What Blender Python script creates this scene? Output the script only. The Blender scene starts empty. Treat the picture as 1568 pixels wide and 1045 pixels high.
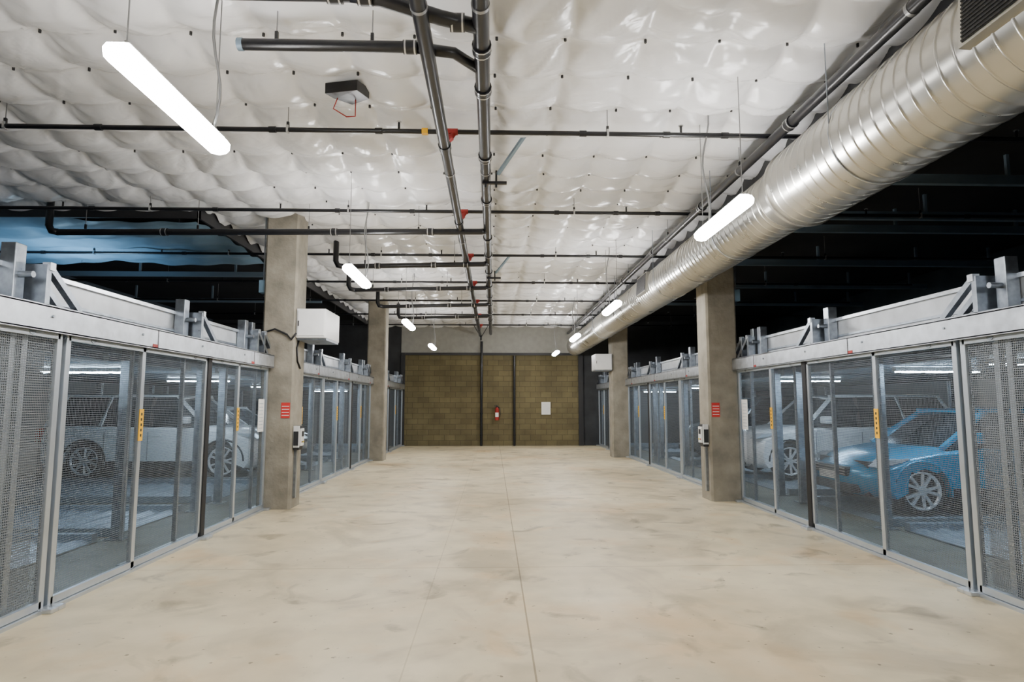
import bpy, bmesh, math, random
import numpy as np
from mathutils import Vector, Matrix
random.seed(4)
pi=math.pi
scene=bpy.context.scene

# ------------------------------------------------------------ materials
def nmat(name):
    m=bpy.data.materials.new(name); m.use_nodes=True
    nt=m.node_tree; b=nt.nodes['Principled BSDF']
    return m,nt,b
def mk(name,col,rough=.5,metal=0,emit=None,estr=0,noise=0,nscale=6,bump=0,bscale=40,spec=None,stretch=None,rvar=0):
    m,nt,b=nmat(name)
    b.inputs['Base Color'].default_value=(*col,1)
    b.inputs['Roughness'].default_value=rough
    b.inputs['Metallic'].default_value=metal
    if spec is not None: b.inputs['Specular IOR Level'].default_value=spec
    if emit:
        b.inputs['Emission Color'].default_value=(*emit,1); b.inputs['Emission Strength'].default_value=estr
    tc=nt.nodes.new('ShaderNodeTexCoord'); src=tc.outputs['Object']
    if stretch:
        mp=nt.nodes.new('ShaderNodeMapping'); mp.inputs['Scale'].default_value=stretch
        nt.links.new(src,mp.inputs[0]); src=mp.outputs[0]
    if noise or rvar:
        n=nt.nodes.new('ShaderNodeTexNoise'); n.inputs['Scale'].default_value=nscale; n.inputs['Detail'].default_value=6
        nt.links.new(src,n.inputs['Vector'])
        r=nt.nodes.new('ShaderNodeValToRGB')
        r.color_ramp.elements[0].position=.3; r.color_ramp.elements[1].position=.7
        r.color_ramp.elements[0].color=(*[max(0,c*(1-noise)) for c in col],1)
        r.color_ramp.elements[1].color=(*[min(1,c*(1+noise*.6)) for c in col],1)
        nt.links.new(n.outputs['Fac'],r.inputs['Fac']); nt.links.new(r.outputs['Color'],b.inputs['Base Color'])
        if rvar:
            mr=nt.nodes.new('ShaderNodeMapRange'); mr.inputs['To Min'].default_value=max(.02,rough-rvar); mr.inputs['To Max'].default_value=min(1,rough+rvar)
            nt.links.new(n.outputs['Fac'],mr.inputs['Value']); nt.links.new(mr.outputs[0],b.inputs['Roughness'])
    if bump:
        n2=nt.nodes.new('ShaderNodeTexNoise'); n2.inputs['Scale'].default_value=bscale; n2.inputs['Detail'].default_value=5
        nt.links.new(src,n2.inputs['Vector'])
        bp=nt.nodes.new('ShaderNodeBump'); bp.inputs['Strength'].default_value=bump; bp.inputs['Distance'].default_value=.02
        nt.links.new(n2.outputs['Fac'],bp.inputs['Height']); nt.links.new(bp.outputs[0],b.inputs['Normal'])
    return m

M={}
M['galv']=mk('galvanized_steel',(.34,.375,.42),.32,.9,noise=.28,nscale=14,rvar=.1)
M['galvp']=mk('galvanized_pale',(.62,.655,.70),.32,.85,noise=.22,nscale=9,rvar=.08)
M['alu']=mk('aluminium_frame',(.54,.585,.63),.36,.7,noise=.06)
M['duct']=mk('duct_metal',(.54,.53,.49),.29,.95,noise=.08,nscale=3,rvar=.06)
M['blk']=mk('black_iron_pipe',(.008,.008,.010),.32,0,noise=.3,nscale=20)
M['rub']=mk('black_rubber',(.006,.006,.008),.6)
M['band']=mk('steel_band',(.6,.6,.6),.3,.9)
M['red']=mk('red_paint',(.36,.02,.015),.45)
M['redsign']=mk('red_sign',(.62,.03,.025),.5)
M['yel']=mk('yellow_label',(.98,.52,.005),.5)
M['white']=mk('white_enamel',(.78,.78,.77),.4,noise=.04)
M['paper']=mk('white_paper',(.85,.85,.83),.6,noise=.03)
M['beam']=mk('beam_paint',(.54,.565,.59),.42,.35,noise=.22,nscale=4)
M['conc']=mk('column_concrete',(.285,.258,.205),.85,noise=.32,nscale=3.5,bump=.4,bscale=18)
M['dark']=mk('dark_concrete',(.04,.042,.045),.9,noise=.3,nscale=2)
M['deck']=mk('dark_deck',(.012,.012,.014),.9,noise=.3,nscale=2)
M['baywall']=mk('bay_wall',(.07,.095,.12),.85,noise=.25,nscale=1.5)
M['soffit']=mk('soffit_white',(.32,.315,.285),.7,noise=.1)
M['lens']=mk('led_lens',(.9,.9,.9),.4,emit=(1.0,.985,.975),estr=112)
M['baylens']=mk('bay_led_lens',(.9,.9,.9),.4,emit=(.62,.82,1.0),estr=95)
M['wire']=mk('steel_wire',(.3,.3,.3),.4,.8)
M['pallet']=mk('pallet_steel',(.26,.32,.38),.45,.6,noise=.2,nscale=8)
M['blue_lit']=mk('blue_lit_insulation',(.20,.31,.40),.35,noise=.25,nscale=2,bump=.3,bscale=4)  # bluish light on the insulation is put into this colour
M['glass']=mk('car_glass',(.02,.025,.03),.08,spec=.8)
M['tyre']=mk('tyre_rubber',(.015,.015,.016),.8)
M['rim']=mk('alloy_rim',(.75,.76,.78),.3,.5)
M['trim']=mk('black_trim',(.02,.02,.022),.5)
M['head']=mk('headlamp_glass',(.7,.75,.8),.1,.3)
M['tail']=mk('tail_lamp',(.35,.02,.02),.2)
M['pwhite']=mk('car_paint_white',(.80,.82,.84),.22,0,spec=.6)
M['psilver']=mk('car_paint_silver',(.52,.57,.62),.28,.2,spec=.6)
M['pteal']=mk('car_paint_teal',(.015,.26,.46),.24,.2,spec=.6)
M['pdark']=mk('car_paint_dark',(.05,.06,.07),.25,.2,spec=.6)
M['bluestrut']=mk('strut_blue_grey',(.25,.34,.42),.4,.4)
M['lime']=mk('blue_box',(.15,.25,.34),.5)
M['grille']=mk('dark_grille',(.03,.03,.03),.5,.4)
M['green']=mk('indicator_green',(.1,.4,.1),.4)

# --- perforated mesh
def meshmat(name,period,wire,col):
    m,nt,b=nmat(name); N=nt.nodes; L=nt.links
    b.inputs['Base Color'].default_value=(*col,1); b.inputs['Roughness'].default_value=.55; b.inputs['Metallic'].default_value=.1
    tc=N.new('ShaderNodeTexCoord'); sp=N.new('ShaderNodeSeparateXYZ'); L.new(tc.outputs['Object'],sp.inputs[0])
    outs=[]
    for ax,per in (('Y',period),('Z',period*1.0)):
        d=N.new('ShaderNodeMath'); d.operation='DIVIDE'; d.inputs[1].default_value=per; L.new(sp.outputs[ax],d.inputs[0])
        f=N.new('ShaderNodeMath'); f.operation='FRACT'; L.new(d.outputs[0],f.inputs[0])
        g=N.new('ShaderNodeMath'); g.operation='LESS_THAN'; g.inputs[1].default_value=wire; L.new(f.outputs[0],g.inputs[0])
        outs.append(g.outputs[0])
    mx=N.new('ShaderNodeMath'); mx.operation='MAXIMUM'; L.new(outs[0],mx.inputs[0]); L.new(outs[1],mx.inputs[1])
    tr=N.new('ShaderNodeBsdfTransparent'); ms=N.new('ShaderNodeMixShader')
    L.new(mx.outputs[0],ms.inputs[0]); L.new(tr.outputs[0],ms.inputs[1]); L.new(b.outputs[0],ms.inputs[2])
    L.new(ms.outputs[0],N['Material Output'].inputs['Surface'])
    return m
M['mesh']=meshmat('perforated_gate_mesh',.018,.20,(.135,.16,.19))
M['mesh2']=meshmat('perforated_gate_mesh_dense',.018,.34,(.17,.19,.21))

# --- floor
def floormat():
    m,nt,b=nmat('concrete_floor'); N=nt.nodes; L=nt.links
    tc=N.new('ShaderNodeTexCoord'); src=tc.outputs['Object']
    def noise(sc,det=8,dist=0,off=0):
        n=N.new('ShaderNodeTexNoise'); n.inputs['Scale'].default_value=sc; n.inputs['Detail'].default_value=det; n.inputs['Distortion'].default_value=dist
        if off:
            mp=N.new('ShaderNodeMapping'); mp.inputs['Location'].default_value=(off,off*.7,0); L.new(src,mp.inputs[0]); L.new(mp.outputs[0],n.inputs['Vector'])
        else: L.new(src,n.inputs['Vector'])
        return n
    def ramp(n,p0,c0,p1,c1):
        r=N.new('ShaderNodeValToRGB'); e=r.color_ramp.elements
        e[0].position=p0; e[0].color=(*c0,1); e[1].position=p1; e[1].color=(*c1,1); L.new(n,r.inputs['Fac']); return r.outputs['Color']
    def mix(a,bb,fac,mode='MULTIPLY'):
        x=N.new('ShaderNodeMix'); x.data_type='RGBA'; x.blend_type=mode
        if isinstance(fac,float): x.inputs[0].default_value=fac
        else: L.new(fac,x.inputs[0])
        L.new(a,x.inputs[6])
        if isinstance(bb,tuple): x.inputs[7].default_value=(*bb,1)
        else: L.new(bb,x.inputs[7])
        return x.outputs[2]
    c=ramp(noise(.55,8,.6).outputs['Fac'],.3,(.58,.475,.295),.68,(.76,.66,.45))
    c=mix(c,ramp(noise(3.2,9).outputs['Fac'],.35,(.80,.80,.80),.60,(1,1,1)),.65)
    c=mix(c,ramp(noise(.9,10,1.4).outputs['Fac'],.34,(.50,.47,.44),.47,(1,1,1)),.5)
    c=mix(c,ramp(noise(2.3,10,.8,7).outputs['Fac'],.29,(.42,.40,.38),.40,(1,1,1)),.75)
    c=mix(c,ramp(noise(14,4,0,3).outputs['Fac'],.27,(.30,.27,.24),.32,(1,1,1)),.9)
    c=mix(c,ramp(noise(.6,7,.3,4.3).outputs['Fac'],.56,(1,1,1),.72,(1,.74,.44)),.6)
    c=mix(c,ramp(noise(1.6,9,.5,9).outputs['Fac'],.60,(1,1,1),.72,(1.0,.82,.6)),.5)
    sp=N.new('ShaderNodeSeparateXYZ'); L.new(src,sp.inputs[0])
    def line(ax,pos,w,per=None,op='LESS_THAN'):
        s=N.new('ShaderNodeMath'); s.operation='SUBTRACT'; s.inputs[1].default_value=pos; L.new(sp.outputs[ax],s.inputs[0]); o=s.outputs[0]
        if per:
            p=N.new('ShaderNodeMath'); p.operation='PINGPONG'; p.inputs[1].default_value=per/2; L.new(o,p.inputs[0]); o=p.outputs[0]
        a=N.new('ShaderNodeMath'); a.operation='ABSOLUTE'; L.new(o,a.inputs[0])
        g=N.new('ShaderNodeMath'); g.operation=op; g.inputs[1].default_value=w; L.new(a.outputs[0],g.inputs[0]); return g.outputs[0]
    c=mix(c,(.50,.46,.40),line('X',.25,.006))
    c=mix(c,(.80,.78,.74),line('X',-.52,.005))
    c=mix(c,(.72,.68,.62),line('Y',6.1,.008,3.05))
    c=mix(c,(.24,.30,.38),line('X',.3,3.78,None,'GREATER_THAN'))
    L.new(c,b.inputs['Base Color'])
    rr=N.new('ShaderNodeMapRange'); rr.inputs['To Min'].default_value=.34; rr.inputs['To Max'].default_value=.62
    L.new(noise(1.3,5).outputs['Fac'],rr.inputs['Value']); L.new(rr.outputs[0],b.inputs['Roughness'])
    bp=N.new('ShaderNodeBump'); bp.inputs['Strength'].default_value=.12; bp.inputs['Distance'].default_value=.01
    L.new(noise(25,5).outputs['Fac'],bp.inputs['Height']); L.new(bp.outputs[0],b.inputs['Normal'])
    return m
M['floor']=floormat()

def blockmat():
    m,nt,b=nmat('concrete_block_wall'); N=nt.nodes; L=nt.links
    tc=N.new('ShaderNodeTexCoord'); mp=N.new('ShaderNodeMapping'); mp.inputs['Rotation'].default_value=(pi/2,0,0)
    L.new(tc.outputs['Object'],mp.inputs[0])
    br=N.new('ShaderNodeTexBrick'); br.inputs['Scale'].default_value=1
    br.inputs['Brick Width'].default_value=.4; br.inputs['Row Height'].default_value=.2; br.inputs['Mortar Size'].default_value=.007
    br.inputs['Color1'].default_value=(.185,.152,.072,1); br.inputs['Color2'].default_value=(.142,.117,.056,1); br.inputs['Mortar'].default_value=(.08,.068,.036,1)
    L.new(mp.outputs[0],br.inputs['Vector'])
    n=N.new('ShaderNodeTexNoise'); n.inputs['Scale'].default_value=1.5; n.inputs['Detail'].default_value=6; L.new(tc.outputs['Object'],n.inputs['Vector'])
    r=N.new('ShaderNodeValToRGB'); r.color_ramp.elements[0].color=(.72,.72,.72,1); r.color_ramp.elements[0].position=.35; r.color_ramp.elements[1].position=.65
    L.new(n.outputs['Fac'],r.inputs['Fac'])
    x=N.new('ShaderNodeMix'); x.data_type='RGBA'; x.blend_type='MULTIPLY'; x.inputs[0].default_value=1
    L.new(br.outputs['Color'],x.inputs[6]); L.new(r.outputs['Color'],x.inputs[7]); L.new(x.outputs[2],b.inputs['Base Color'])
    b.inputs['Roughness'].default_value=.85
    bp=N.new('ShaderNodeBump'); bp.inputs['Strength'].default_value=.5; bp.inputs['Distance'].default_value=.01; bp.invert=True
    L.new(br.outputs['Fac'],bp.inputs['Height']); L.new(bp.outputs[0],b.inputs['Normal'])
    return m
M['block']=blockmat()

def insmat():
    m,nt,b=nmat('vinyl_insulation'); N=nt.nodes; L=nt.links
    tc=N.new('ShaderNodeTexCoord')
    b.inputs['Roughness'].default_value=.25
    b.inputs['Specular IOR Level'].default_value=.75
    b.inputs['Base Color'].default_value=(.84,.84,.845,1)
    mp=N.new('ShaderNodeMapping'); mp.inputs['Scale'].default_value=(1,1.9,1); L.new(tc.outputs['Object'],mp.inputs[0])
    q=N.new('ShaderNodeTexNoise'); q.inputs['Scale'].default_value=5; q.inputs['Detail'].default_value=1; q.inputs['Distortion'].default_value=1.2
    L.new(mp.outputs[0],q.inputs['Vector'])
    bp=N.new('ShaderNodeBump'); bp.inputs['Strength'].default_value=.25; bp.inputs['Distance'].default_value=.03
    L.new(q.outputs['Fac'],bp.inputs['Height']); L.new(bp.outputs[0],b.inputs['Normal'])
    return m
M['ins']=insmat()

# ------------------------------------------------------------ builder
class B:
    def __init__(s,name): s.n=name; s.v=[]; s.f=[]; s.m=[]; s.sm=[]; s.mats=[]
    def mi(s,k):
        if k not in s.mats: s.mats.append(k)
        return s.mats.index(k)
    def add(s,vs,fs,k,smooth=False,T=None):
        o=len(s.v)
        if T is not None: vs=[tuple(T@Vector(p)) for p in vs]
        s.v+= [tuple(p) for p in vs]
        i=s.mi(k)
        for f in fs: s.f.append([o+j for j in f]); s.m.append(i); s.sm.append(smooth)
    def box(s,x0,x1,y0,y1,z0,z1,k,T=None):
        if x0>x1:x0,x1=x1,x0
        vs=[(x,y,z) for x in (x0,x1) for y in (y0,y1) for z in (z0,z1)]
        s.add(vs,[(0,1,3,2),(4,6,7,5),(0,4,5,1),(2,3,7,6),(0,2,6,4),(1,5,7,3)],k,False,T)
    def plx(s,x,y0,y1,z0,z1,k):
        s.add([(x,y0,z0),(x,y1,z0),(x,y1,z1),(x,y0,z1)],[(0,1,2,3)],k)
    def cbox(s,x0,x1,y0,y1,z0,z1,k,c=.01):
        if x0>x1:x0,x1=x1,x0
        bm=bmesh.new(); bmesh.ops.create_cube(bm,size=1)
        for v in bm.verts:
            v.co=((x0+x1)/2+v.co.x*(x1-x0),(y0+y1)/2+v.co.y*(y1-y0),(z0+z1)/2+v.co.z*(z1-z0))
        bmesh.ops.bevel(bm,geom=bm.edges[:],offset=c,segments=2,profile=.5,affect='EDGES')
        bm.verts.index_update()
        s.add([v.co[:] for v in bm.verts],[[v.index for v in f.verts] for f in bm.faces],k,False); bm.free()
    def cyl(s,p0,p1,r,k,seg=12,r1=None,smooth=True):
        p0=Vector(p0);p1=Vector(p1);d=(p1-p0);q=d.to_track_quat('Z','Y').to_matrix()
        r1=r if r1 is None else r1
        vs=[];
        for P,R in ((p0,r),(p1,r1)):
            for i in range(seg):
                a=2*pi*i/seg; vs.append(P+q@Vector((R*math.cos(a),R*math.sin(a),0)))
        fs=[(i,(i+1)%seg,seg+(i+1)%seg,seg+i) for i in range(seg)]
        s.add(vs,fs,k,smooth)
        s.add(vs,[list(range(seg))[::-1],list(range(seg,2*seg))],k,False)
    def bar(s,p0,p1,w,h,k):
        p0=Vector(p0);p1=Vector(p1);d=p1-p0;q=d.to_track_quat('Z','Y').to_matrix()
        vs=[]
        for P in (p0,p1):
            for a,b_ in ((-1,-1),(1,-1),(1,1),(-1,1)): vs.append(P+q@Vector((a*w/2,b_*h/2,0)))
        s.add(vs,[(0,1,2,3),(7,6,5,4),(0,4,5,1),(1,5,6,2),(2,6,7,3),(3,7,4,0)],k)
    def path(s,pts,r,k,seg=10):
        pts=[Vector(p) for p in pts]; vs=[];n=len(pts)
        for i,p in enumerate(pts):
            d=(pts[min(i+1,n-1)]-pts[max(i-1,0)]).normalized()
            up=Vector((0,0,1)) if abs(d.z)<.95 else Vector((1,0,0))
            a=d.cross(up).normalized(); b_=a.cross(d)
            for j in range(seg):
                t=2*pi*j/seg; vs.append(p+a*r*math.cos(t)+b_*r*math.sin(t))
        fs=[(i*seg+j,i*seg+(j+1)%seg,(i+1)*seg+(j+1)%seg,(i+1)*seg+j) for i in range(n-1) for j in range(seg)]
        fs+= [list(range(seg))[::-1],list(range((n-1)*seg,n*seg))]
        s.add(vs,fs,k,True)
    def prism(s,prof,a0,a1,axis,k,smooth=False):
        n=len(prof);vs=[]
        for a in (a0,a1):
            for (p,q) in prof:
                vs.append({'x':(a,p,q),'y':(p,a,q),'z':(p,q,a)}[axis])
        fs=[(i,(i+1)%n,n+(i+1)%n,n+i) for i in range(n)]
        s.add(vs,fs,k,smooth); s.add(vs,[list(range(n))[::-1],list(range(n,2*n))],k)
    def done(s,bevel=0,recalc=True,merge=False):
        me=bpy.data.meshes.new(s.n); me.from_pydata(s.v,[],s.f)
        for k in s.mats: me.materials.append(M[k])
        me.polygons.foreach_set('material_index',s.m); me.polygons.foreach_set('use_smooth',s.sm); me.update()
        if recalc:
            bm=bmesh.new(); bm.from_mesh(me); bmesh.ops.recalc_face_normals(bm,faces=bm.faces[:]); bm.to_mesh(me); bm.free()
        ob=bpy.data.objects.new(s.n,me); scene.collection.objects.link(ob)
        if bevel:
            md=ob.modifiers.new('Bevel','BEVEL'); md.width=bevel; md.segments=2; md.limit_method='ANGLE'
        return ob

CE=4.5      # insulation plane
YB=23.4     # back wall
YF=-6
XL,XR=-10.5,10.5
# ------------------------------------------------------------ shell
b=B('floor'); b.box(XL-.2,XR+.2,YF-.2,YB+.2,-.2,0,'floor'); b.done()
b=B('ceiling'); b.box(XL-.2,XR+.2,YF-.2,YB+.2,4.7,4.9,'deck'); b.done()
b=B('wall_left'); b.box(XL-.2,XL,YF,YB,0,4.7,'baywall'); b.done()
b=B('wall_right'); b.box(XR,XR+.2,YF,YB,0,4.7,'baywall'); b.done()
b=B('wall_front'); b.box(XL,XR,YF-.2,YF,0,4.7,'dark'); b.done()
b=B('wall_back')
b.box(-3.45,3.4,YB,YB+.2,0,3.45,'block')
b.box(-3.45,3.4,YB-.03,YB+.2,3.45,4.7,'soffit')
b.box(XL,-3.45,YB,YB+.2,0,4.7,'dark'); b.box(3.4,XR,YB,YB+.2,0,4.7,'dark')
b.done()
b=B('trim_1')
b.box(-3.45,-3.3,YB-.08,YB,0,3.45,'trim'); b.box(3.22,3.4,YB-.08,YB,0,3.45,'trim')
b.box(-3.45,3.4,YB-.06,YB,3.38,3.47,'trim'); b.done()

# insulation
def insulation():
    st=.03
    xs=np.arange(-10.4,3.31,st); ys=np.arange(-5.9,YB-.02,st)
    X,Y=np.meshgrid(xs,ys)
    px,py=.61,.60
    rng=np.random.RandomState(3)
    I=np.floor(X/px+.5).astype(int); J=np.floor(Y/py+.5).astype(int)
    jx=rng.uniform(-.04,.04,(200,200)); jy=rng.uniform(-.02,.02,(200,200)); ph=rng.uniform(0,6.28,(200,200)); nn=rng.randint(4,9,(200,200)); am=rng.uniform(.4,1.4,(200,200))
    def g(a): return a[(I+60)%200,(J+60)%200]
    DX=X-(I*px+g(jx)); DY=Y-(J*py+g(jy)); R=np.hypot(DX,DY); TH=np.arctan2(DY,DX)
    sag=1-np.exp(-(R/.13)**1.25)
    def sm(scale,seed):
        r=np.random.RandomState(seed); out=np.zeros_like(X)
        for k in range(14):
            a=r.uniform(0,6.28); f=r.uniform(.6,1.5)*scale; out+=np.sin((X*math.cos(a)+Y*math.sin(a))*f+r.uniform(0,6.28))
        return out/14**.5
    DYr=Y-J*py; row=np.exp(-(np.abs(DYr)/.10)**1.2)
    DXr=X-I*px; colm=np.exp(-(np.abs(DXr)/.09)**1.2)
    puff=.150+.026*sm(3.0,1)+.008*sm(8,2)
    Z=-puff*sag*(1-.72*row)*(1-.38*colm)
    t=TH*g(nn)+g(ph)
    Z+= .024*g(am)*(np.abs(np.sin(t*.5))**.6-.6)*np.exp(-((R-.14)/.13)**2)*(1-np.exp(-(R/.05)**2))
    Z+= .008*np.sin(Y*27+2.5*np.sin(X*1.7)+1.5*sm(3,5))*np.clip(sm(2.0,6),0,1.5)
    for (a,c,sd,amp) in ((5,4,9,.016),(-4,5,12,.016),(2,9,15,.018)):
        rid=np.abs(np.sin(X*a+Y*c+2.4*sm(2.5,sd)))
        Z+= -amp*np.exp(-(rid/.13)**2)*np.clip(sm(2.6,sd+1)-.05,0,1)
    Z+=CE+.05
    ny,nx=X.shape
    V=np.stack([X,Y,Z],-1).reshape(-1,3)
    idx=np.arange(ny*nx).reshape(ny,nx)
    F=np.stack([idx[:-1,:-1],idx[1:,:-1],idx[1:,1:],idx[:-1,1:]],-1).reshape(-1,4)
    cx=V[F[:,0],0]; cy=V[F[:,0],1]
    F=F[~((cx<-4.4)&(cy>9.2))]
    me=bpy.data.meshes.new('ceiling_insulation'); me.from_pydata(V.tolist(),[],F.tolist()); me.materials.append(M['ins'])
    me.polygons.foreach_set('use_smooth',[True]*len(me.polygons)); me.update()
    bm=bmesh.new(); bm.from_mesh(me); bmesh.ops.delete(bm,geom=[v for v in bm.verts if not v.link_faces],context='VERTS')
    bm.to_mesh(me); bm.free()
    ob=bpy.data.objects.new('ceiling_insulation',me); scene.collection.objects.link(ob)
    b=B('pins')
    for i in range(-16,6):
        for j in range(3,39):
            x=i*px+jx[(i+60)%200,(j+60)%200]; y=j*py+jy[(i+60)%200,(j+60)%200]
            if x>3.2 or (x<-4.3 and y>9.1) or y>YB-.1: continue
            b.cyl((x,y,CE+.018),(x,y,CE+.06),.012,'trim',6)
    p=b.done()
    with bpy.context.temp_override(active_object=ob,object=ob,selected_objects=[ob,p],selected_editable_objects=[ob,p]):
        bpy.ops.object.join()
insulation()
b=B('trim_2'); b.box(3.3,3.34,YF,YB,4.30,4.7,'trim'); b.box(-4.44,-4.4,9.2,YB,4.32,4.7,'trim'); b.box(-10.4,-4.4,9.2,9.24,4.32,4.7,'trim'); b.done()

# ------------------------------------------------------------ columns
def column(x0,x1,y0,y1):
    b=B('concrete_column'); c=.03
    prof=[(x0+c,y0),(x1-c,y0),(x1,y0+c),(x1,y1-c),(x1-c,y1),(x0+c,y1),(x0,y1-c),(x0,y0+c)]
    b.prism(prof,0,4.7,'z','conc'); 
    b.done()
for (x0,y0) in ((-3.5,9.45),(-3.5,17.3),(3.5,10.0),(3.5,18.2)):
    column(x0,x0+.5,y0,y0+.5)
column(-3.5,-3.0,1.3,1.8); column(3.5,4.0,1.8,2.3)

# ------------------------------------------------------------ gates
GL,GR=-3.36,3.96
def gate(X,s,y0,y1,mid,black,double=False,label=True):
    b=B('sliding_mesh_gate')
    zb,zt=.07,2.10
    w=.055
    def st(y,k='alu',ww=w,dx=0): b.cbox(X+dx*s,X+(dx+.045)*s,y-ww/2,y+ww/2,.02,zt,k,.004)
    st(y0+.05); st(y1-.06 if black else y1-.05); st(mid)
    b.box(X,X+.045*s,y0+.05,y1-.05,.03,.085,'alu'); b.box(X,X+.045*s,y0+.05,y1-.05,zt-.05,zt,'alu')
    b.plx(X+.022*s,y0+.07,y1-.07,.09,zt-.05,'mesh2' if double else 'mesh')
    if double:
        b.plx(X+.10*s,y0+.07,y1-.07,.09,zt-.06,'mesh2')
        st(y1-.42,dx=.08); st(y1-.30,dx=.08)
    else:
        st((mid+y1)/2+.25,k='galv',ww=.03,dx=.07)
        b.box(X+.07*s,X+.115*s,mid-.06,y1-.05,.03,.07,'alu')
        b.plx(X+.09*s,y1-.45,y1-.07,.09,zt-.06,'mesh')
    if black: b.cbox(X-.012*s,X+.06*s,y1-.045,y1+.055,.03,zt,'rub',.006)
    if label:
        b.box(X-.006*s,X,mid-.035,mid+.035,1.20,1.50,'yel')
        for q in range(5): b.box(X-.008*s,X-.005*s,mid-.01,mid+.01,1.24+q*.05,1.265+q*.05,'trim')
    b.box(X-.03*s,X+.14*s,y0,y1,.0,.025,'alu')
    for y in (y0+.05,y1-.03): b.cbox(X-.10*s,X+.02*s,y-.05,y+.03,0,.035,'galvp',.006)
    for y in (y0+.35,y1-.35): b.cyl((X-.005*s,y,zt-.01),(X+.05*s,y,zt-.01),.035,'galv',12)
    b.done()
def bracket(b,X,s,y):
    b.cbox(X+.12*s,X+.23*s,y-.21,y-.10,2.28,2.73,'galv',.006)
    b.prism([(y-.05,2.29),(y+.0,2.29),(y+.0,2.60),(y-.05,2.60)],X+.0*s,X+.19*s,'x','galv')
    b.bar((X+.03*s,y+.0,2.59),(X+.03*s,y+.38,2.30),.05,.05,'galv')
    b.bar((X+.17*s,y+.0,2.59),(X+.17*s,y+.38,2.30),.05,.05,'galv')
    b.box(X+.0*s,X+.22*s,y-.26,y+.46,2.275,2.30,'galv')
    b.box(X-.01*s,X+.05*s,y-.03,y+.03,2.56,2.62,'galvp')
    b.cyl((X+.02*s,y-.155,2.5),(X+.26*s,y-.155,2.5),.025,'galv',8)
    b.box(X+.135*s,X+.215*s,y-.195,y-.115,2.729,2.732,'trim')
    for q in (-.02,.38): b.cyl((X+.10*s,y+q,2.30),(X+.10*s,y+q,2.325),.02,'band',6)
def header(X,s,y0,y1,brk):
    b=B('gate_header_beam')
    b.box(X-.07*s,X-.055*s,y0,y1,2.09,2.275,'galvp')
    b.box(X-.07*s,X+.10*s,y0,y1,2.265,2.28,'galvp'); b.box(X-.07*s,X-.03*s,y0,y1,2.085,2.10,'galvp')
    b.box(X+.06*s,X+.10*s,y0,y1,2.11,2.27,'galv')
    b.box(X+.24*s,X+.42*s,y0,y1,2.24,2.56,'beam')
    b.box(X+.21*s,X+.45*s,y0,y1,2.555,2.59,'galvp'); b.box(X+.10*s,X+.45*s,y0,y1,2.22,2.25,'galvp')
    b.box(X+.225*s,X+.245*s,y0,y1,2.36,2.385,'galv')
    for y in brk:
        if y0+.2<y<y1-.1: bracket(b,X,s,y)
    b.box(X-.072*s,X-.07*s,y0+.02,y0+.06,2.14,2.2,'yel')
    # seams between header lengths, bolts
    y=y0+1.9
    while y<y1-.3:
        b.box(X-.073*s,X-.069*s,y-.004,y+.004,2.095,2.27,'trim'); b.box(X-.074*s,X-.07*s,y-.09,y-.01,2.10,2.13,'red'); y+=2.47
    n=int((y1-y0)/1.2)
    for i in range(n):
        y=y0+.5+i*1.2; b.cyl((X-.08*s,y,2.2),(X-.05*s,y,2.2),.012,'galv',6)
    b.done()
segL=[[1.8,4.95,7.45,9.42],[9.97,12.45,14.95,17.28],[17.82,20.3,23.3]]
segR=[[2.3,5.15,7.78,9.97],[10.52,13.1,15.75,18.18],[18.72,21.3,23.3]]
segL.insert(0,[-3.4,-.9,1.28]); segR.insert(0,[-3.0,-.4,1.78])
for X,s,segs in ((GL,-1,segL),(GR,1,segR)):
    for si,sg in enumerate(segs):
        header(X,s,sg[0],sg[-1],[y-.2 for y in sg]+[sg[-1]-.45])
        for i in range(len(sg)-1):
            y0,y1=sg[i],sg[i+1]
            first=(si==1 and i==0)
            gate(X,s,y0,y1,y0+(y1-y0)*.45,(i%2==1 or si==3) and y1<23,double=first)

# ------------------------------------------------------------ lift structure in bays
def lift(X,s,segs):
    for sg in segs:
        y0,y1=sg[0],sg[-1]
        b=B('parking_lift_frame')
        for y in sg[:]:
            yy=min(max(y,y0+.1),y1-.1)
            for xx in (X+.95*s,X+5.9*s):
                b.box(xx-.05,xx+.05,yy-.05,yy+.05,0,2.6,'galv')
                b.box(xx-.11,xx+.11,yy-.09,yy+.09,0,.015,'galv')
                b.box(xx-.065,xx+.065,yy-.008,yy+.008,.015,2.6,'galvp')
            b.box(X+.95*s,X+5.9*s,yy-.04,yy+.04,2.42,2.54,'galv')
        for xx in (X+.95*s,X+5.9*s): b.box(xx-.06,xx+.06,y0,y1,2.46,2.6,'galv')
        b.done()
        for i in range(len(sg)-1):
            a,c=sg[i]+.12,sg[i+1]-.12
            for z in (.004,2.04):
                b=B('parking_pallet')
                xa,xb=X+1.1*s,X+5.7*s
                b.box(xa,xb,a,a+.10,z,z+.10,'pallet'); b.box(xa,xb,c-.10,c,z,z+.10,'pallet')
                n=34
                da,dc=a+.1,c-.1
                prof=[]
                L_=(xb-xa)
                for k in range(n+1):
                    x=xa+L_*k/n; h=.045 if k%2 else .012
                    prof+= [(x,z+h)] if k in(0,n) else [(x-.022*s,z+h),(x+.022*s,z+h)] 
                vs=[];fs=[]
                for (x,h) in prof: vs+=[(x,da,h),(x,dc,h)]
                for k in range(len(prof)-1): fs.append((2*k,2*k+1,2*k+3,2*k+2))
                b.add(vs,fs,'pallet')
                b.box(xa,xb,a+.1,c-.1,z,z+.01,'pallet')
                ob=b.done(recalc=False)
lift(GL,-1,segL[1:]); lift(GR,1,segR[1:])
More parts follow.
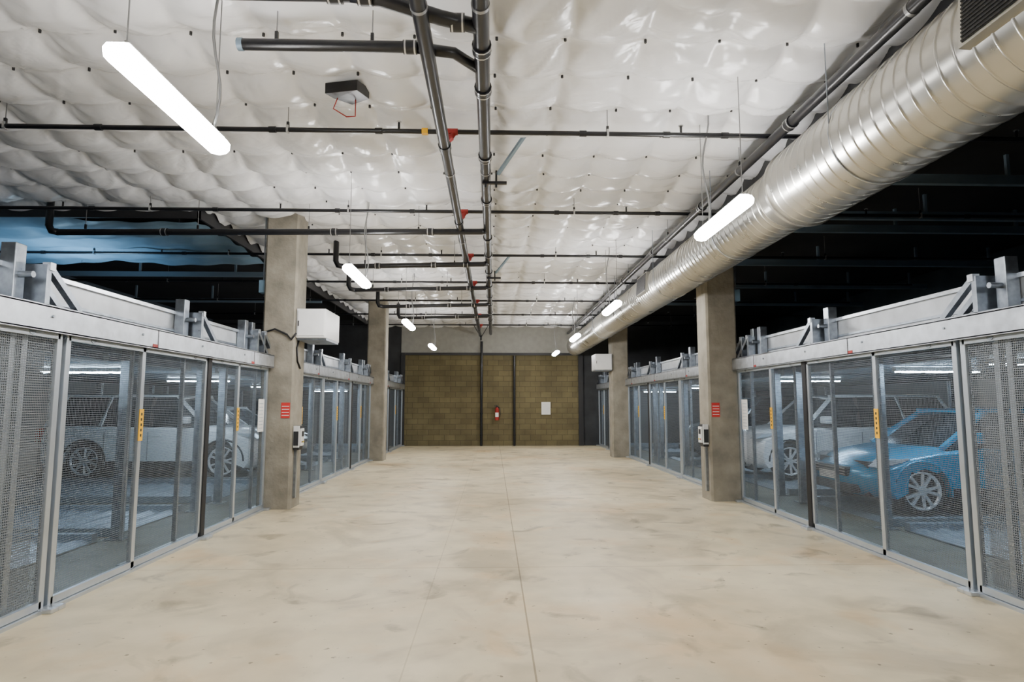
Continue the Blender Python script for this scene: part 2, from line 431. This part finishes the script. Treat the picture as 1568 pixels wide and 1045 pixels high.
def baylight(x,y):
    b=B('bay_led_light')
    b.cbox(x-.6,x+.6,y-.04,y+.04,1.99,2.036,'white',.005); b.box(x-.57,x+.57,y-.03,y+.03,1.97,1.992,'baylens'); b.done()
for y in (6.2,8.7,12.0,16.1,21.6): baylight(-5.6,y)
for y in (6.6,8.2,11.6,16.9,22.2): baylight(6.0,y)

# ------------------------------------------------------------ cars
def car(xn,s,yc,paint,kind='suv'):
    b=B('car')
    if kind=='suv': L,W,r,w1,w2,zb,zc,zr,base=4.65,.94,.36,.88,3.60,1.08,1.02,1.72,(1.15,1.85,4.15,4.55)
    else: L,W,r,w1,w2,zb,zc,zr,base=4.1,.88,.33,.80,3.35,.94,.86,1.46,(1.05,1.85,3.35,3.98)
    g=.05
    R=r+.06; cz=r
    def arc(cx):
        a0=math.asin(max(-1,(.30-cz)/R)); out=[]
        for i in range(13):
            a=a0+(pi-2*a0)*i/12; out.append((cx+R*math.cos(a),cz+R*math.sin(a)))
        return out
    prof=[(.16,.22),(.03,.34),(.0,.46),(.03,.60),(.10,zc-.24),(.24,zc-.12),(.5,zc-.04),(base[0]-.02,zc+.04),(base[0]+.5,zb),(2.6,zb+.01),(base[2],zb+.03),(L-.12,zb+.02),(L-.04,zb-.12),(L,.62),(L-.03,.38),(L-.14,.28)]
    prof+=arc(w2)+[(w2-R-.02,.24),(w1+R+.02,.24)]+arc(w1)
    ts=[-1,-.985,-.96,-.9,-.8,-.6,-.3,0,.3,.6,.8,.9,.96,.985,1]
    n=len(prof); vs=[]
    for t in ts:
        a=abs(t)
        for (x,z) in prof:
            k=max(0,1-x/.9); kr=max(0,1-(L-x)/.7)
            xx=x+.34*k*a**3-.20*kr*a**3
            zz=z-(.10*a**8 if z>zc-.2 else 0)
            vs.append((xn+s*xx,yc+W*(t if a<1 else t*.995),zz+g))
    fs=[]
    for i in range(len(ts)-1):
        for j in range(n): fs.append((i*n+j,i*n+(j+1)%n,(i+1)*n+(j+1)%n,(i+1)*n+j))
    b.add(vs,fs,paint,True)
    b.add(vs,[list(range(n)),list(range((len(ts)-1)*n,len(ts)*n))[::-1]],paint,False)
    x0,x1,x2,x3=base; wb,wt=W*.93,W*.74
    def P(x,y,z): return (xn+s*x,yc+y,z+g)
    zt=zr-.05
    rows=[]
    for (t,z) in ((0,zb-.08),(.5,(zb+zt)/2),(1,zt)):
        xa=x0+(x1-x0)*t**.9; xb_=x3+(x2-x3)*t**1.3; ww=wb+(wt-wb)*t**1.4
        row=[]
        for (u,q) in ((xa+.14,-1),(xa,-.6),(xa-.04,0),(xa,.6),(xa+.14,1)): row.append(P(u,q*ww,z))
        for q in (1,.6,0,-.6,-1): row.append(P(xb_-(.08 if abs(q)==1 else 0),q*ww,z))
        rows.append(row)
    vs=[p for r_ in rows for p in r_]; m=10
    fs=[(i*m+j,i*m+(j+1)%m,(i+1)*m+(j+1)%m,(i+1)*m+j) for i in range(2) for j in range(m)]
    b.add(vs,fs,'glass',False); b.add(vs,[list(range(2*m,3*m))],'glass')
    nx,nyy=8,8; vs=[]
    for i in range(nx+1):
        for j in range(nyy+1):
            u=i/nx; q=j/nyy*2-1
            x=x1-.1+(x2-x1+.22)*u; 
            if abs(q)==1: x=min(max(x,x1+.03),x2-.0)
            z=zr-.04*(q*q)-.05*(2*u-1)**2-(.03 if (abs(q)==1) else 0)
            vs.append(P(x,q*(wt+.015),z))
    top=[(i*(nyy+1)+j,i*(nyy+1)+j+1,(i+1)*(nyy+1)+j+1,(i+1)*(nyy+1)+j) for i in range(nx) for j in range(nyy)]
    b.add(vs,top,paint,True)
    vs2=[(p[0],p[1],p[2]-.035) for p in vs]; b.add(vs2,top,paint,True)
    for j in range(nyy):
        for i in (0,nx):
            a_,c_=i*(nyy+1)+j,i*(nyy+1)+j+1; b.add([vs[a_],vs[c_],vs2[c_],vs2[a_]],[(0,1,2,3)],paint)
    for q in (-1,1):
        b.bar(P(x0+.10,q*wb*.97,zb-.05),P(x1+.06,q*wt,zr-.07),.07,.05,paint)
        b.bar(P(x3-.10,q*wb*.97,zb-.05),P(x2-.02,q*wt,zr-.07),.12,.06,paint)
        b.bar(P(2.35,q*(wb+.005),zb-.03),P(2.38,q*wt*1.01,zr-.06),.07,.03,'trim')
        b.bar(P(3.35,q*(wb+.005),zb-.03),P(3.25,q*wt*1.01,zr-.06),.09,.03,paint)
        b.bar(P(x1,q*wt,zr-.06),P(x2,q*wt,zr-.06),.06,.05,paint)
        b.cbox(xn+s*(x0+.40),xn+s*(x0+.58),yc+q*(W+.02)-.09,yc+q*(W+.02)+.11,zb+g+.02,zb+g+.17,paint,.03)
        yy=yc+q*W*.997
        b.box(xn+s*(w1+R+.02),xn+s*(w2-R-.02),yy-.012,yy+.012,.22+g,.36+g,'trim')
        for dx in (1.42,2.36,3.22): b.box(xn+s*dx,xn+s*(dx+.010),yy-.004,yy+.004,.38+g,zb-.14+g,'trim')
        for dx in (2.1,3.0): b.cbox(xn+s*dx,xn+s*(dx+.18),yy-.02,yy+.02,zb-.22+g,zb-.19+g,paint,.005)
        b.prism([(xn+s*.20,zc-.22+g),(xn+s*.55,zc-.15+g),(xn+s*.66,zc-.10+g),(xn+s*.34,zc-.12+g)],yc+q*W*.66,yc+q*W*.985,'y','head')
        b.box(xn+s*(L-.16),xn+s*(L-.045),yc+q*W*.80,yc+q*W*.97,zb-.35+g,zb-.06+g,'tail')
        for wx in (w1,w2):
            pts=[P(wx+(R+.005)*math.cos(a),q*W*.995,cz+(R+.005)*math.sin(a)) for a in [i*pi/14 for i in range(15)]]
            b.path(pts,.018,'trim' if kind=='suv' else paint,6)
    b.cbox(xn+s*.005,xn+s*.14,yc-.42,yc+.42,zc-.38+g,zc-.25+g,'trim',.02)
    for q in range(3): b.box(xn-s*.002,xn+s*.05,yc-.40,yc+.40,zc-.36+q*.04+g,zc-.35+q*.04+g,'band')
    b.cbox(xn+s*.0,xn+s*.14,yc-.55,yc+.55,.26+g,.38+g,'trim',.02)
    b.cbox(xn-s*.025,xn+s*.02,yc-.24,yc+.24,.42+g,.53+g,'paper',.004)
    b.box(xn+s*.2,xn+s*(L-.2),yc-W*.72,yc+W*.72,.22+g,.7+g,'trim')
    for wx in (w1,w2):
        for q in (-1,1):
            cx=xn+s*wx; c_z=r+g-.0; yo=yc+q*(W-.01); yi=yc+q*(W-.23)
            seg=32; prof2=[(yi,r*.92),(yi+q*.02,r),(yo-q*.03,r),(yo,r*.95),(yo,r*.76),(yo-q*.03,r*.72)]
            vs=[];
            for (yy,rr) in prof2:
                for k in range(seg):
                    a=2*pi*k/seg; vs.append((cx+rr*math.cos(a),yy,c_z+rr*math.sin(a)))
            b.add(vs,[(i*seg+k,i*seg+(k+1)%seg,(i+1)*seg+(k+1)%seg,(i+1)*seg+k) for i in range(len(prof2)-1) for k in range(seg)],'tyre',True)
            b.cyl((cx,yi,c_z),(cx,yo-q*.07,c_z),r*.74,'trim',seg)
            vs=[]
            for (yy,rr) in ((yo-q*.0,r*.78),(yo+q*.006,r*.75),(yo-q*.03,r*.68)):
                for k in range(seg):
                    a=2*pi*k/seg; vs.append((cx+rr*math.cos(a),yy,c_z+rr*math.sin(a)))
            b.add(vs,[(i*seg+k,i*seg+(k+1)%seg,(i+1)*seg+(k+1)%seg,(i+1)*seg+k) for i in range(2) for k in range(seg)],'rim',True)
            for k in range(10):
                a=2*pi*(k//2)/5+(.13 if k%2 else -.13)
                a2=2*pi*(k//2)/5+(.24 if k%2 else -.24)
                b.bar((cx+.05*math.cos(a),yo-q*.02,c_z+.05*math.sin(a)),(cx+r*.72*math.cos(a2),yo-q*.012,c_z+r*.72*math.sin(a2)),.035,.035,'rim')
            b.cyl((cx,yo-q*.05,c_z),(cx,yo+q*.0,c_z),.065,'rim',14)
    b.done()
car(5.0,1,9.22,'pteal','hatch')
car(5.05,1,13.3,'pwhite','suv')
car(5.2,1,16.9,'pdark','suv')
car(-4.55,-1,13.72,'pwhite','suv')
car(-4.75,-1,16.3,'psilver','hatch')

# ------------------------------------------------------------ duct
def duct():
    b=B('spiral_air_duct')
    cx,cz=3.02,3.66
    def spiral(y0,y1,r,pitch=.13):
        seg=64; prof=[(0,0),(.04,0),(.82,0),(.86,0),(.88,.006),(.98,.006)]
        n=int((y1-y0)/pitch)+2
        vals=[]
        for i in range(-1,n):
            for (t,d) in prof: vals.append(((i+t)*pitch,d))
        vs=[]
        for (o,d) in vals:
            for k in range(seg+1):
                a=2*pi*k/seg; y=min(max(y0+o+pitch*k/seg,y0),y1)
                vs.append((cx+(r+d)*math.cos(a),y,cz+(r+d)*math.sin(a)))
        w=seg+1
        fs=[(i*w+k,i*w+k+1,(i+1)*w+k+1,(i+1)*w+k) for i in range(len(vals)-1) for k in range(seg)]
        b.add(vs,fs,'duct',True)
    spiral(-3,5.75,.392); spiral(6.05,22.6,.33)
    b.cyl((cx,5.75,cz),(cx,6.05,cz),.395,'duct',64,.333)
    b.cyl((cx,5.73,cz),(cx,5.77,cz),.406,'duct',64); b.cyl((cx,6.03,cz),(cx,6.07,cz),.345,'duct',64)
    b.cyl((cx,22.58,cz),(cx,22.62,cz),.335,'duct',40)
    for y in (2.2,8.9,12.2,15.3,19): 
        b.cyl((cx,y-.05,cz),(cx,y+.05,cz),.34 if y>6 else .402,'duct',48)
    for y in (1.5,4.6,7.4,10.2,13.5,16.6,20):
        r=.398 if y<6 else .337
        pts=[(cx+r*1.005*math.cos(a),y,cz+r*1.005*math.sin(a)) for a in [i*2*pi/32 for i in range(33)]]
        b.path(pts,.005,'galvp',5)
        for q in (-1,1): b.cyl((cx+q*r*.98,y,cz),(cx+q*r*.98,y,4.7),.005,'galv',6)
    for (y0,y1,ang,r) in ((2.55,3.2,math.radians(176),.392),(10.6,11.3,math.radians(175),.33)):
        T=Matrix.Translation((cx,0,cz))@Matrix.Rotation(-(ang-pi/2),4,'Y')
        w=.17
        b.box(-w,w,y0,y1,r*.80,r+.03,'duct',T); b.box(-w+.02,w-.02,y0+.03,y1-.03,r+.03,r+.035,'grille',T)
        for k in range(13):
            xx=-w+.03+k*(2*w-.06)/12; b.box(xx-.004,xx+.004,y0+.03,y1-.03,r+.035,r+.042,'trim',T)
    b.done()
duct()

# ------------------------------------------------------------ pipes
def coup(b,p,ax,r,k='blk'):
    d=.05
    v=Vector((d,0,0)) if ax=='x' else Vector((0,d,0))
    P=Vector(p); b.cyl(P-v,P+v,r*1.22,k,14)
    for q in (-.7,.7): b.cyl(P+v*q-v*.12,P+v*q+v*.12,r*1.26,'band',14)
def hang(b,x,y,z,r):
    b.cyl((x,y,z),(x,y,4.69),.005,'wire',6)
    b.box(x-.012,x+.012,y-.012,y+.012,z+r-.01,z+r+.06,'blk')
def main_pipe(name,x,z,r,y0,y1,cps,red=False):
    b=B(name); b.cyl((x,y0,z),(x,y1,z),r,'blk',18)
    for y in cps: coup(b,(x,y,z),'y',r)
    y=y0+1
    while y<y1: 
        hang(b,x,y,z,r); b.cyl((x,y-.015,z),(x,y+.015,z),r*1.08,'wire',16); y+=2.9
    return b
ZM=4.12
b=main_pipe('sprinkler_main_pipe',-.49,ZM,.055,-3,23.2,[])
rows=[3.3,6.0,8.6,11.2,13.75,16.25,18.8,21.3]
for y in rows[1:]:
    b.cyl((-.49,y-.05,ZM),(-.49,y+.05,ZM),.064,'blk',14)
    b.cyl((-.49,y,ZM),(-.40,y,ZM+.14),.03,'red',12); b.cyl((-.50,y-.03,ZM+.02),(-.43,y-.03,ZM+.09),.045,'red',10)
b.done()
b=main_pipe('drain_pipe',-.09,ZM+.02,.058,-3,22.8,[4.3,4.9,6.3,7.7,9.5,10.6,12.0,13.4,14.8,16,17.4,19])
b.path([(-.09,4.05,ZM+.02),(-.22,4.0,ZM+.02),(-.36,3.95,ZM+.02),(-.75,3.88,ZM+.10),(-1.0,3.86,ZM+.12)],.05,'blk',14)
coup(b,(-.25,4.0,ZM+.02),'x',.05)
b.cyl((-3.0,3.86,ZM+.12),(-.95,3.86,ZM+.12),.055,'blk',16); coup(b,(-1.05,3.86,ZM+.12),'x',.055); coup(b,(-.85,3.86,ZM+.11),'x',.055)
b.path([(-2.95,3.86,ZM+.12),(-3.06,3.86,ZM+.12),(-3.10,3.82,ZM+.13),(-3.10,3.7,ZM+.2),(-3.10,3.68,4.6)],.06,'blk',14)
b.cyl((-1.85,4.37,ZM+.06),(-.58,4.37,ZM+.06),.042,'blk',14); b.cyl((-1.88,4.37,ZM+.06),(-1.84,4.37,ZM+.06),.046,'bluestrut',12)
coup(b,(-.62,4.37,ZM+.06),'x',.042); b.path([(-.6,4.37,ZM+.06),(-.3,4.42,ZM+.05),(-.1,4.6,ZM+.02)],.042,'blk',12)
for x in (-2.6,-1.4): hang(b,x,3.86,ZM+.12,.055)
for x in (-1.6,-.9): hang(b,x,4.37,ZM+.06,.042)
for (y,xa,z) in ((8.95,-6.3,4.02),(11.0,-2.7,4.0),(13.3,-3.0,4.0),(15.6,-2.8,4.0),(17.7,-2.6,4.0)):
    b.cyl((xa,y,z),(-.16,y,z+.06),.045,'blk',14)
    b.path([(-.2,y,z+.06),(-.12,y+.1,z+.1),(-.09,y+.2,ZM+.02)],.045,'blk',10)
    for q in (.12,.35,.75): 
        xx=-.2+(xa+.2)*q; coup(b,(xx,y,z+.06*(1-q)),'x',.045)
    xx=xa+.4
    while xx<-.3: hang(b,xx,y,z+.02,.04); xx+=1.6
    b.path([(xa+.02,y,z),(xa-.08,y,z+.02),(xa-.12,y,z+.1),(xa-.12,y,4.65)],.05,'blk',10)
b.done()
b=main_pipe('conduit_pipe',2.78,ZM+.05,.05,-3,22.8,[3.2,5.5,8.0,10.5,13,15.5,18,20.5]); b.done()
for y in rows:
    b=B('sprinkler_branch_pipe'); z=4.27
    b.cyl((-9.6,y,z),(9.6,y,z),.024,'blk',10)
    for x in (-8.1,-5.6,-3.9,-2.2,-1.15,.9,1.75,2.35,4.5,6.9):
        b.cyl((x-.035,y,z),(x+.035,y,z),.032,'blk',10)
    for x in (-7.2,-4.8,-2.05,1.15,3.9,6.2):
        hang(b,x,y,z,.02)
        b.box(x-.01,x+.01,y-.03,y+.03,z-.03,z+.04,'band')
    for x in (-6,-3.0,-.95,1.9,5.4):
        b.cyl((x,y,z),(x,y,z+.09),.012,'blk',8); b.cyl((x,y,z+.09),(x,y,z+.10),.025,'band',10)
    if y==rows[1]: b.box(-.72,-.66,y-.027,y+.027,z-.027,z+.027,'yel')
    b.cyl((-.50,y,z),(-.36,y,z),.034,'red',10)
    b.done()
for y in (7.4,8.9,9.6,12.0,14.4,17):
    b=B('ceiling_strut'); b.box(3.6,10.4,y-.04,y+.04,4.30,4.42,'bluestrut')
    for x in (4.5,6.5,8.5,10): b.box(x-.02,x+.02,y-.02,y+.02,4.42,4.7,'bluestrut')
    b.done()
for y in (13.2,16.6):
    b=B('ceiling_strut'); b.box(-10.4,-4.6,y-.04,y+.04,4.25,4.35,'bluestrut')
    for x in (-9.5,-7.5,-5.5): b.box(x-.02,x+.02,y-.02,y+.02,4.35,4.7,'bluestrut')
    b.done()
for (y,x) in ((6.9,.05),(12.3,.05)):
    b=B('sway_brace'); b.bar((x,y,ZM+.06),(x+.36,y-.55,4.52),.035,.035,'bluestrut')
    b.box(x-.18,x+.10,y-.02,y+.02,ZM-.06,ZM-.03,'blk'); b.cyl((x-.14,y,ZM-.1),(x-.14,y,ZM+.1),.012,'blk',6); b.cyl((x-.02,y,ZM-.1),(x-.02,y,ZM+.1),.012,'blk',6)
    b.box(x+.32,x+.40,y-.62,y-.50,4.45,4.69,'bluestrut'); b.done()
b=B('wire_brace')
for q in (-.35,.35): b.cyl((-.45,22.9,4.0),(-.45+q,22.9,4.6),.014,'blk',6)
b.cyl((-.45,22.9,3.9),(-.45,22.9,4.1),.03,'blk',8); b.done()
b=B('ceiling_junction_box')
vs=[(-1.54,5.45,4.37),(-1.24,5.40,4.38),(-1.17,5.60,4.40),(-1.36,5.74,4.41),(-1.50,5.60,4.40)]
b.add(vs+[(x,y,z+.10) for x,y,z in vs],[(0,1,2,3,4),(5,9,8,7,6)]+[(i,(i+1)%5,5+(i+1)%5,5+i) for i in range(5)],'blk')
b.path([(-1.45,5.55,4.38),(-1.5,5.6,4.30),(-1.40,5.7,4.27),(-1.33,5.75,4.3),(-1.3,5.62,4.40)],.006,'red',6)
b.done()

# ------------------------------------------------------------ lights
def led(x,y,z=3.27):
    b=B('led_strip_light'); L=.56; w=.075
    prof=[(x-w,z+.01),(x-w*.95,z-.025),(x-w*.65,z-.05),(x,z-.062),(x+w*.65,z-.05),(x+w*.95,z-.025),(x+w,z+.01),(x+w*.7,z+.04),(x-w*.7,z+.04)]
    b.prism(prof,y-L,y+L,'y','lens')
    b.cbox(x-w*.6,x+w*.6,y-L+.01,y+L-.01,z+.041,z+.06,'white',.008)
    for q in (-1,1):
        p2=[(x+(px-x)*.8,z+(pz-z)*.8) for px,pz in prof]
        n=len(prof)
        vs=[(px,y+q*L,pz) for px,pz in prof]+[(px,y+q*(L+.03),pz) for px,pz in p2]
        b.add(vs,[(i,(i+1)%n,n+(i+1)%n,n+i) for i in range(n)]+[list(range(n,2*n))],'lens')
        b.cyl((x,y+q*.5,z+.05),(x,y+q*.5,4.6),.004,'wire',5)
        b.cyl((x,y+q*.5,z+.05),(x,y+q*.5,z+.09),.012,'wire',6)
    pts=[]
    for i in range(13):
        t=i/12; pts.append((x+.03*math.sin(t*9)+.02,y+L-.15+.03*math.sin(t*5),z+.05+(4.6-z-.05)*t))
    b.path(pts,.009,'wire',6)
    b.done()
for y in (-1.7,3.5,8.35,13.5,18.8): led(-1.84,y)
for y in (.4,5.6,11.0,16.0,21.0): led(2.13,y)

# ------------------------------------------------------------ boxes, signs
def powerbox(x0,x1,y0,y1,z0,z1,colx):
    b=B('hydraulic_power_unit_box'); b.cbox(x0,x1,y0,y1,z0,z1,'white',.012)
    b.cbox(x0+.02,x1-.02,y0-.012,y0+.01,z0+.03,z1-.03,'white',.006)
    b.box(min(x0,x1)+.03,min(x0,x1)+.045,y0-.02,y0,z0+.18,z0+.26,'trim')
    b.box(x0,x1,y0+.05,y1-.05,z0-.03,z0+.005,'galv')
    b.cyl(((x0+x1)/2,(y0+y1)/2,z0-.03),((x0+x1)/2,(y0+y1)/2,z0+.0),.04,'trim',10)
    b.done()
powerbox(-2.995,-2.55,9.46,10.3,2.55,3.0,-3.2)
powerbox(3.0,3.495,18.1,18.8,2.55,3.02,3.7)
def cable(pts,name='power_cable'):
    b=B(name); b.path(pts,.014,'rub',8); b.done()
cable([(-2.98,9.43,2.62),(-3.05,9.43,2.52),(-3.12,9.43,2.6),(-3.3,9.42,2.68),(-3.48,9.42,2.62),(-3.52,9.45,2.45)])
cable([(-2.985,9.6,2.54),(-2.985,9.5,2.4),(-2.985,9.55,2.2),(-2.985,9.7,2.1)])
for (x,s,y) in ((-3.0,1,9.45),(3.5,-1,10.0)):
    f=y-.006
    b=B('warning_sign'); 
    xa,xb=(x-.17,x-.04) if s>0 else (x+.04,x+.17)
    b.box(xa,xb,f,y,1.34,1.57,'redsign')
    for q in range(4):
        b.box(xa+.012,xb-.012,f-.003,f,1.375+q*.045,1.385+q*.045,'paper')
    b.done()
    b=B('gate_control_box')
    b.cbox(x+s*.002,x+s*.09,y+.06,y+.26,.86,1.22,'trim',.01); b.cbox(x+s*.01,x+s*.10,y+.03,y+.06,.90,1.22,'white',.006)
    b.cbox(x+s*.09,x+s*.115,y+.08,y+.24,.92,1.18,'white',.008)
    b.box(x+s*.115,x+s*.118,y+.11,y+.21,1.06,1.14,'trim')
    for q in range(3): b.cyl((x+s*.115,y+.12+q*.04,.98),(x+s*.122,y+.12+q*.04,.98),.012,('red','green','yel')[q],8)
    b.box(x+s*.02,x+s*.09,y+.018,y+.03,.93,1.14,'trim')
    b.box(x+s*.002,x+s*.04,y+.12,y+.18,.15,.86,'galv')
    b.done()
    b=B('instruction_sheet')
    X=GL if s>0 else GR; t=1 if s>0 else -1
    b.box(X+t*.004,X+t*.010,y-.42,y-.20,1.15,1.62,'paper')
    for q in range(8): b.box(X+t*.010,X+t*.0105,y-.39,y-.24,1.2+q*.05,1.206+q*.05,'bluestrut')
    b.done()
    b=B('junction_box'); xo=x-.5*s
    b.cbox(xo-s*.002,xo-s*.10,y+.05,y+.2,3.25,3.45,'lime',.01); b.cyl((xo-s*.05,y+.12,3.45),(xo-s*.05,y+.12,4.69),.012,'galv',8); b.done()

yb=YB
b=B('fire_extinguisher'); x=.15; z=.95
b.cyl((x,yb-.14,z),(x,yb-.14,z+.40),.075,'red',20); b.cyl((x,yb-.14,z+.40),(x,yb-.14,z+.47),.075,'red',20,.03)
b.cyl((x,yb-.14,z+.47),(x,yb-.14,z+.53),.025,'trim',10); b.box(x-.10,x+.02,yb-.15,yb-.13,z+.53,z+.55,'trim'); b.box(x-.10,x+.01,yb-.15,yb-.13,z+.50,z+.515,'trim')
b.path([(x+.02,yb-.15,z+.5),(x+.11,yb-.16,z+.45),(x+.12,yb-.16,z+.2),(x+.09,yb-.16,z+.1)],.012,'trim',8)
b.box(x-.06,x+.06,yb-.22,yb-.213,z+.12,z+.28,'paper'); b.box(x-.05,x+.05,yb-.07,yb-.001,z+.05,z+.5,'red'); b.done()
b=B('wall_notice_board'); b.cbox(1.82,2.16,yb-.03,yb,1.15,1.62,'paper',.005); b.box(1.85,2.13,yb-.034,yb-.03,1.2,1.57,'white'); b.done()
for x in (-.43,.80):
    b=B('wall_downpipe'); b.cyl((x,yb-.09,0),(x,yb-.09,3.9 if x<0 else 3.36),.045,'blk',12)
    for z in (.4,1.2,2.1,3.0): b.cyl((x,yb-.09,z-.03),(x,yb-.09,z+.03),.055,'blk',12); b.box(x-.02,x+.02,yb-.05,yb,z-.01,z+.01,'blk')
    b.done()
# added sheet under the left ceiling, standing in for insulation in bluish light
xs=np.linspace(-10.3,-4.5,90); ys=np.linspace(9.3,12.2,50); V=[];F=[]
for j,y in enumerate(ys):
    for i,x in enumerate(xs): V.append((x,y,4.36-.05*abs(math.sin(x*.9+.4))**.7+.03*math.sin(y*9+x*.8+math.sin(x*2))+.012*math.sin(x*9+y*3)+.03*math.sin(y*3.2+x*.3)))
for j in range(len(ys)-1):
    for i in range(len(xs)-1): a=j*90+i; F.append((a,a+1,a+91,a+90))
b=B('blue_lit_sheet'); b.add(V,F,'blue_lit',True)
for x in (-10,-8,-6.2,-4.8):
    for y in (9.4,12.1): b.cyl((x,y,4.3),(x,y,4.69),.006,'wire',5)
b.done(recalc=False)
ld=bpy.data.lights.new('added_blue_uplight','AREA'); ld.energy=42; ld.color=(.42,.72,1); ld.size=.6; ld.spread=math.radians(120); lo=bpy.data.objects.new('added_blue_uplight',ld)  # added lamp without a fixture, tints the left ceiling blue from below
lo.location=(-7.6,11.2,2.7); lo.rotation_euler=(pi,0,0); scene.collection.objects.link(lo)

# ------------------------------------------------------------ world + camera
w=bpy.data.worlds.new('world'); scene.world=w; w.use_nodes=True
w.node_tree.nodes['Background'].inputs[0].default_value=(.6,.75,1,1); w.node_tree.nodes['Background'].inputs[1].default_value=.15
cam=bpy.data.cameras.new('camera'); cam.lens=36*950/1568; cam.sensor_width=36; cam.clip_start=.05
co=bpy.data.objects.new('camera',cam); co.location=(0,0,1.55); co.rotation_euler=(math.radians(95.8),0,math.radians(-1.75))
scene.collection.objects.link(co); scene.camera=co
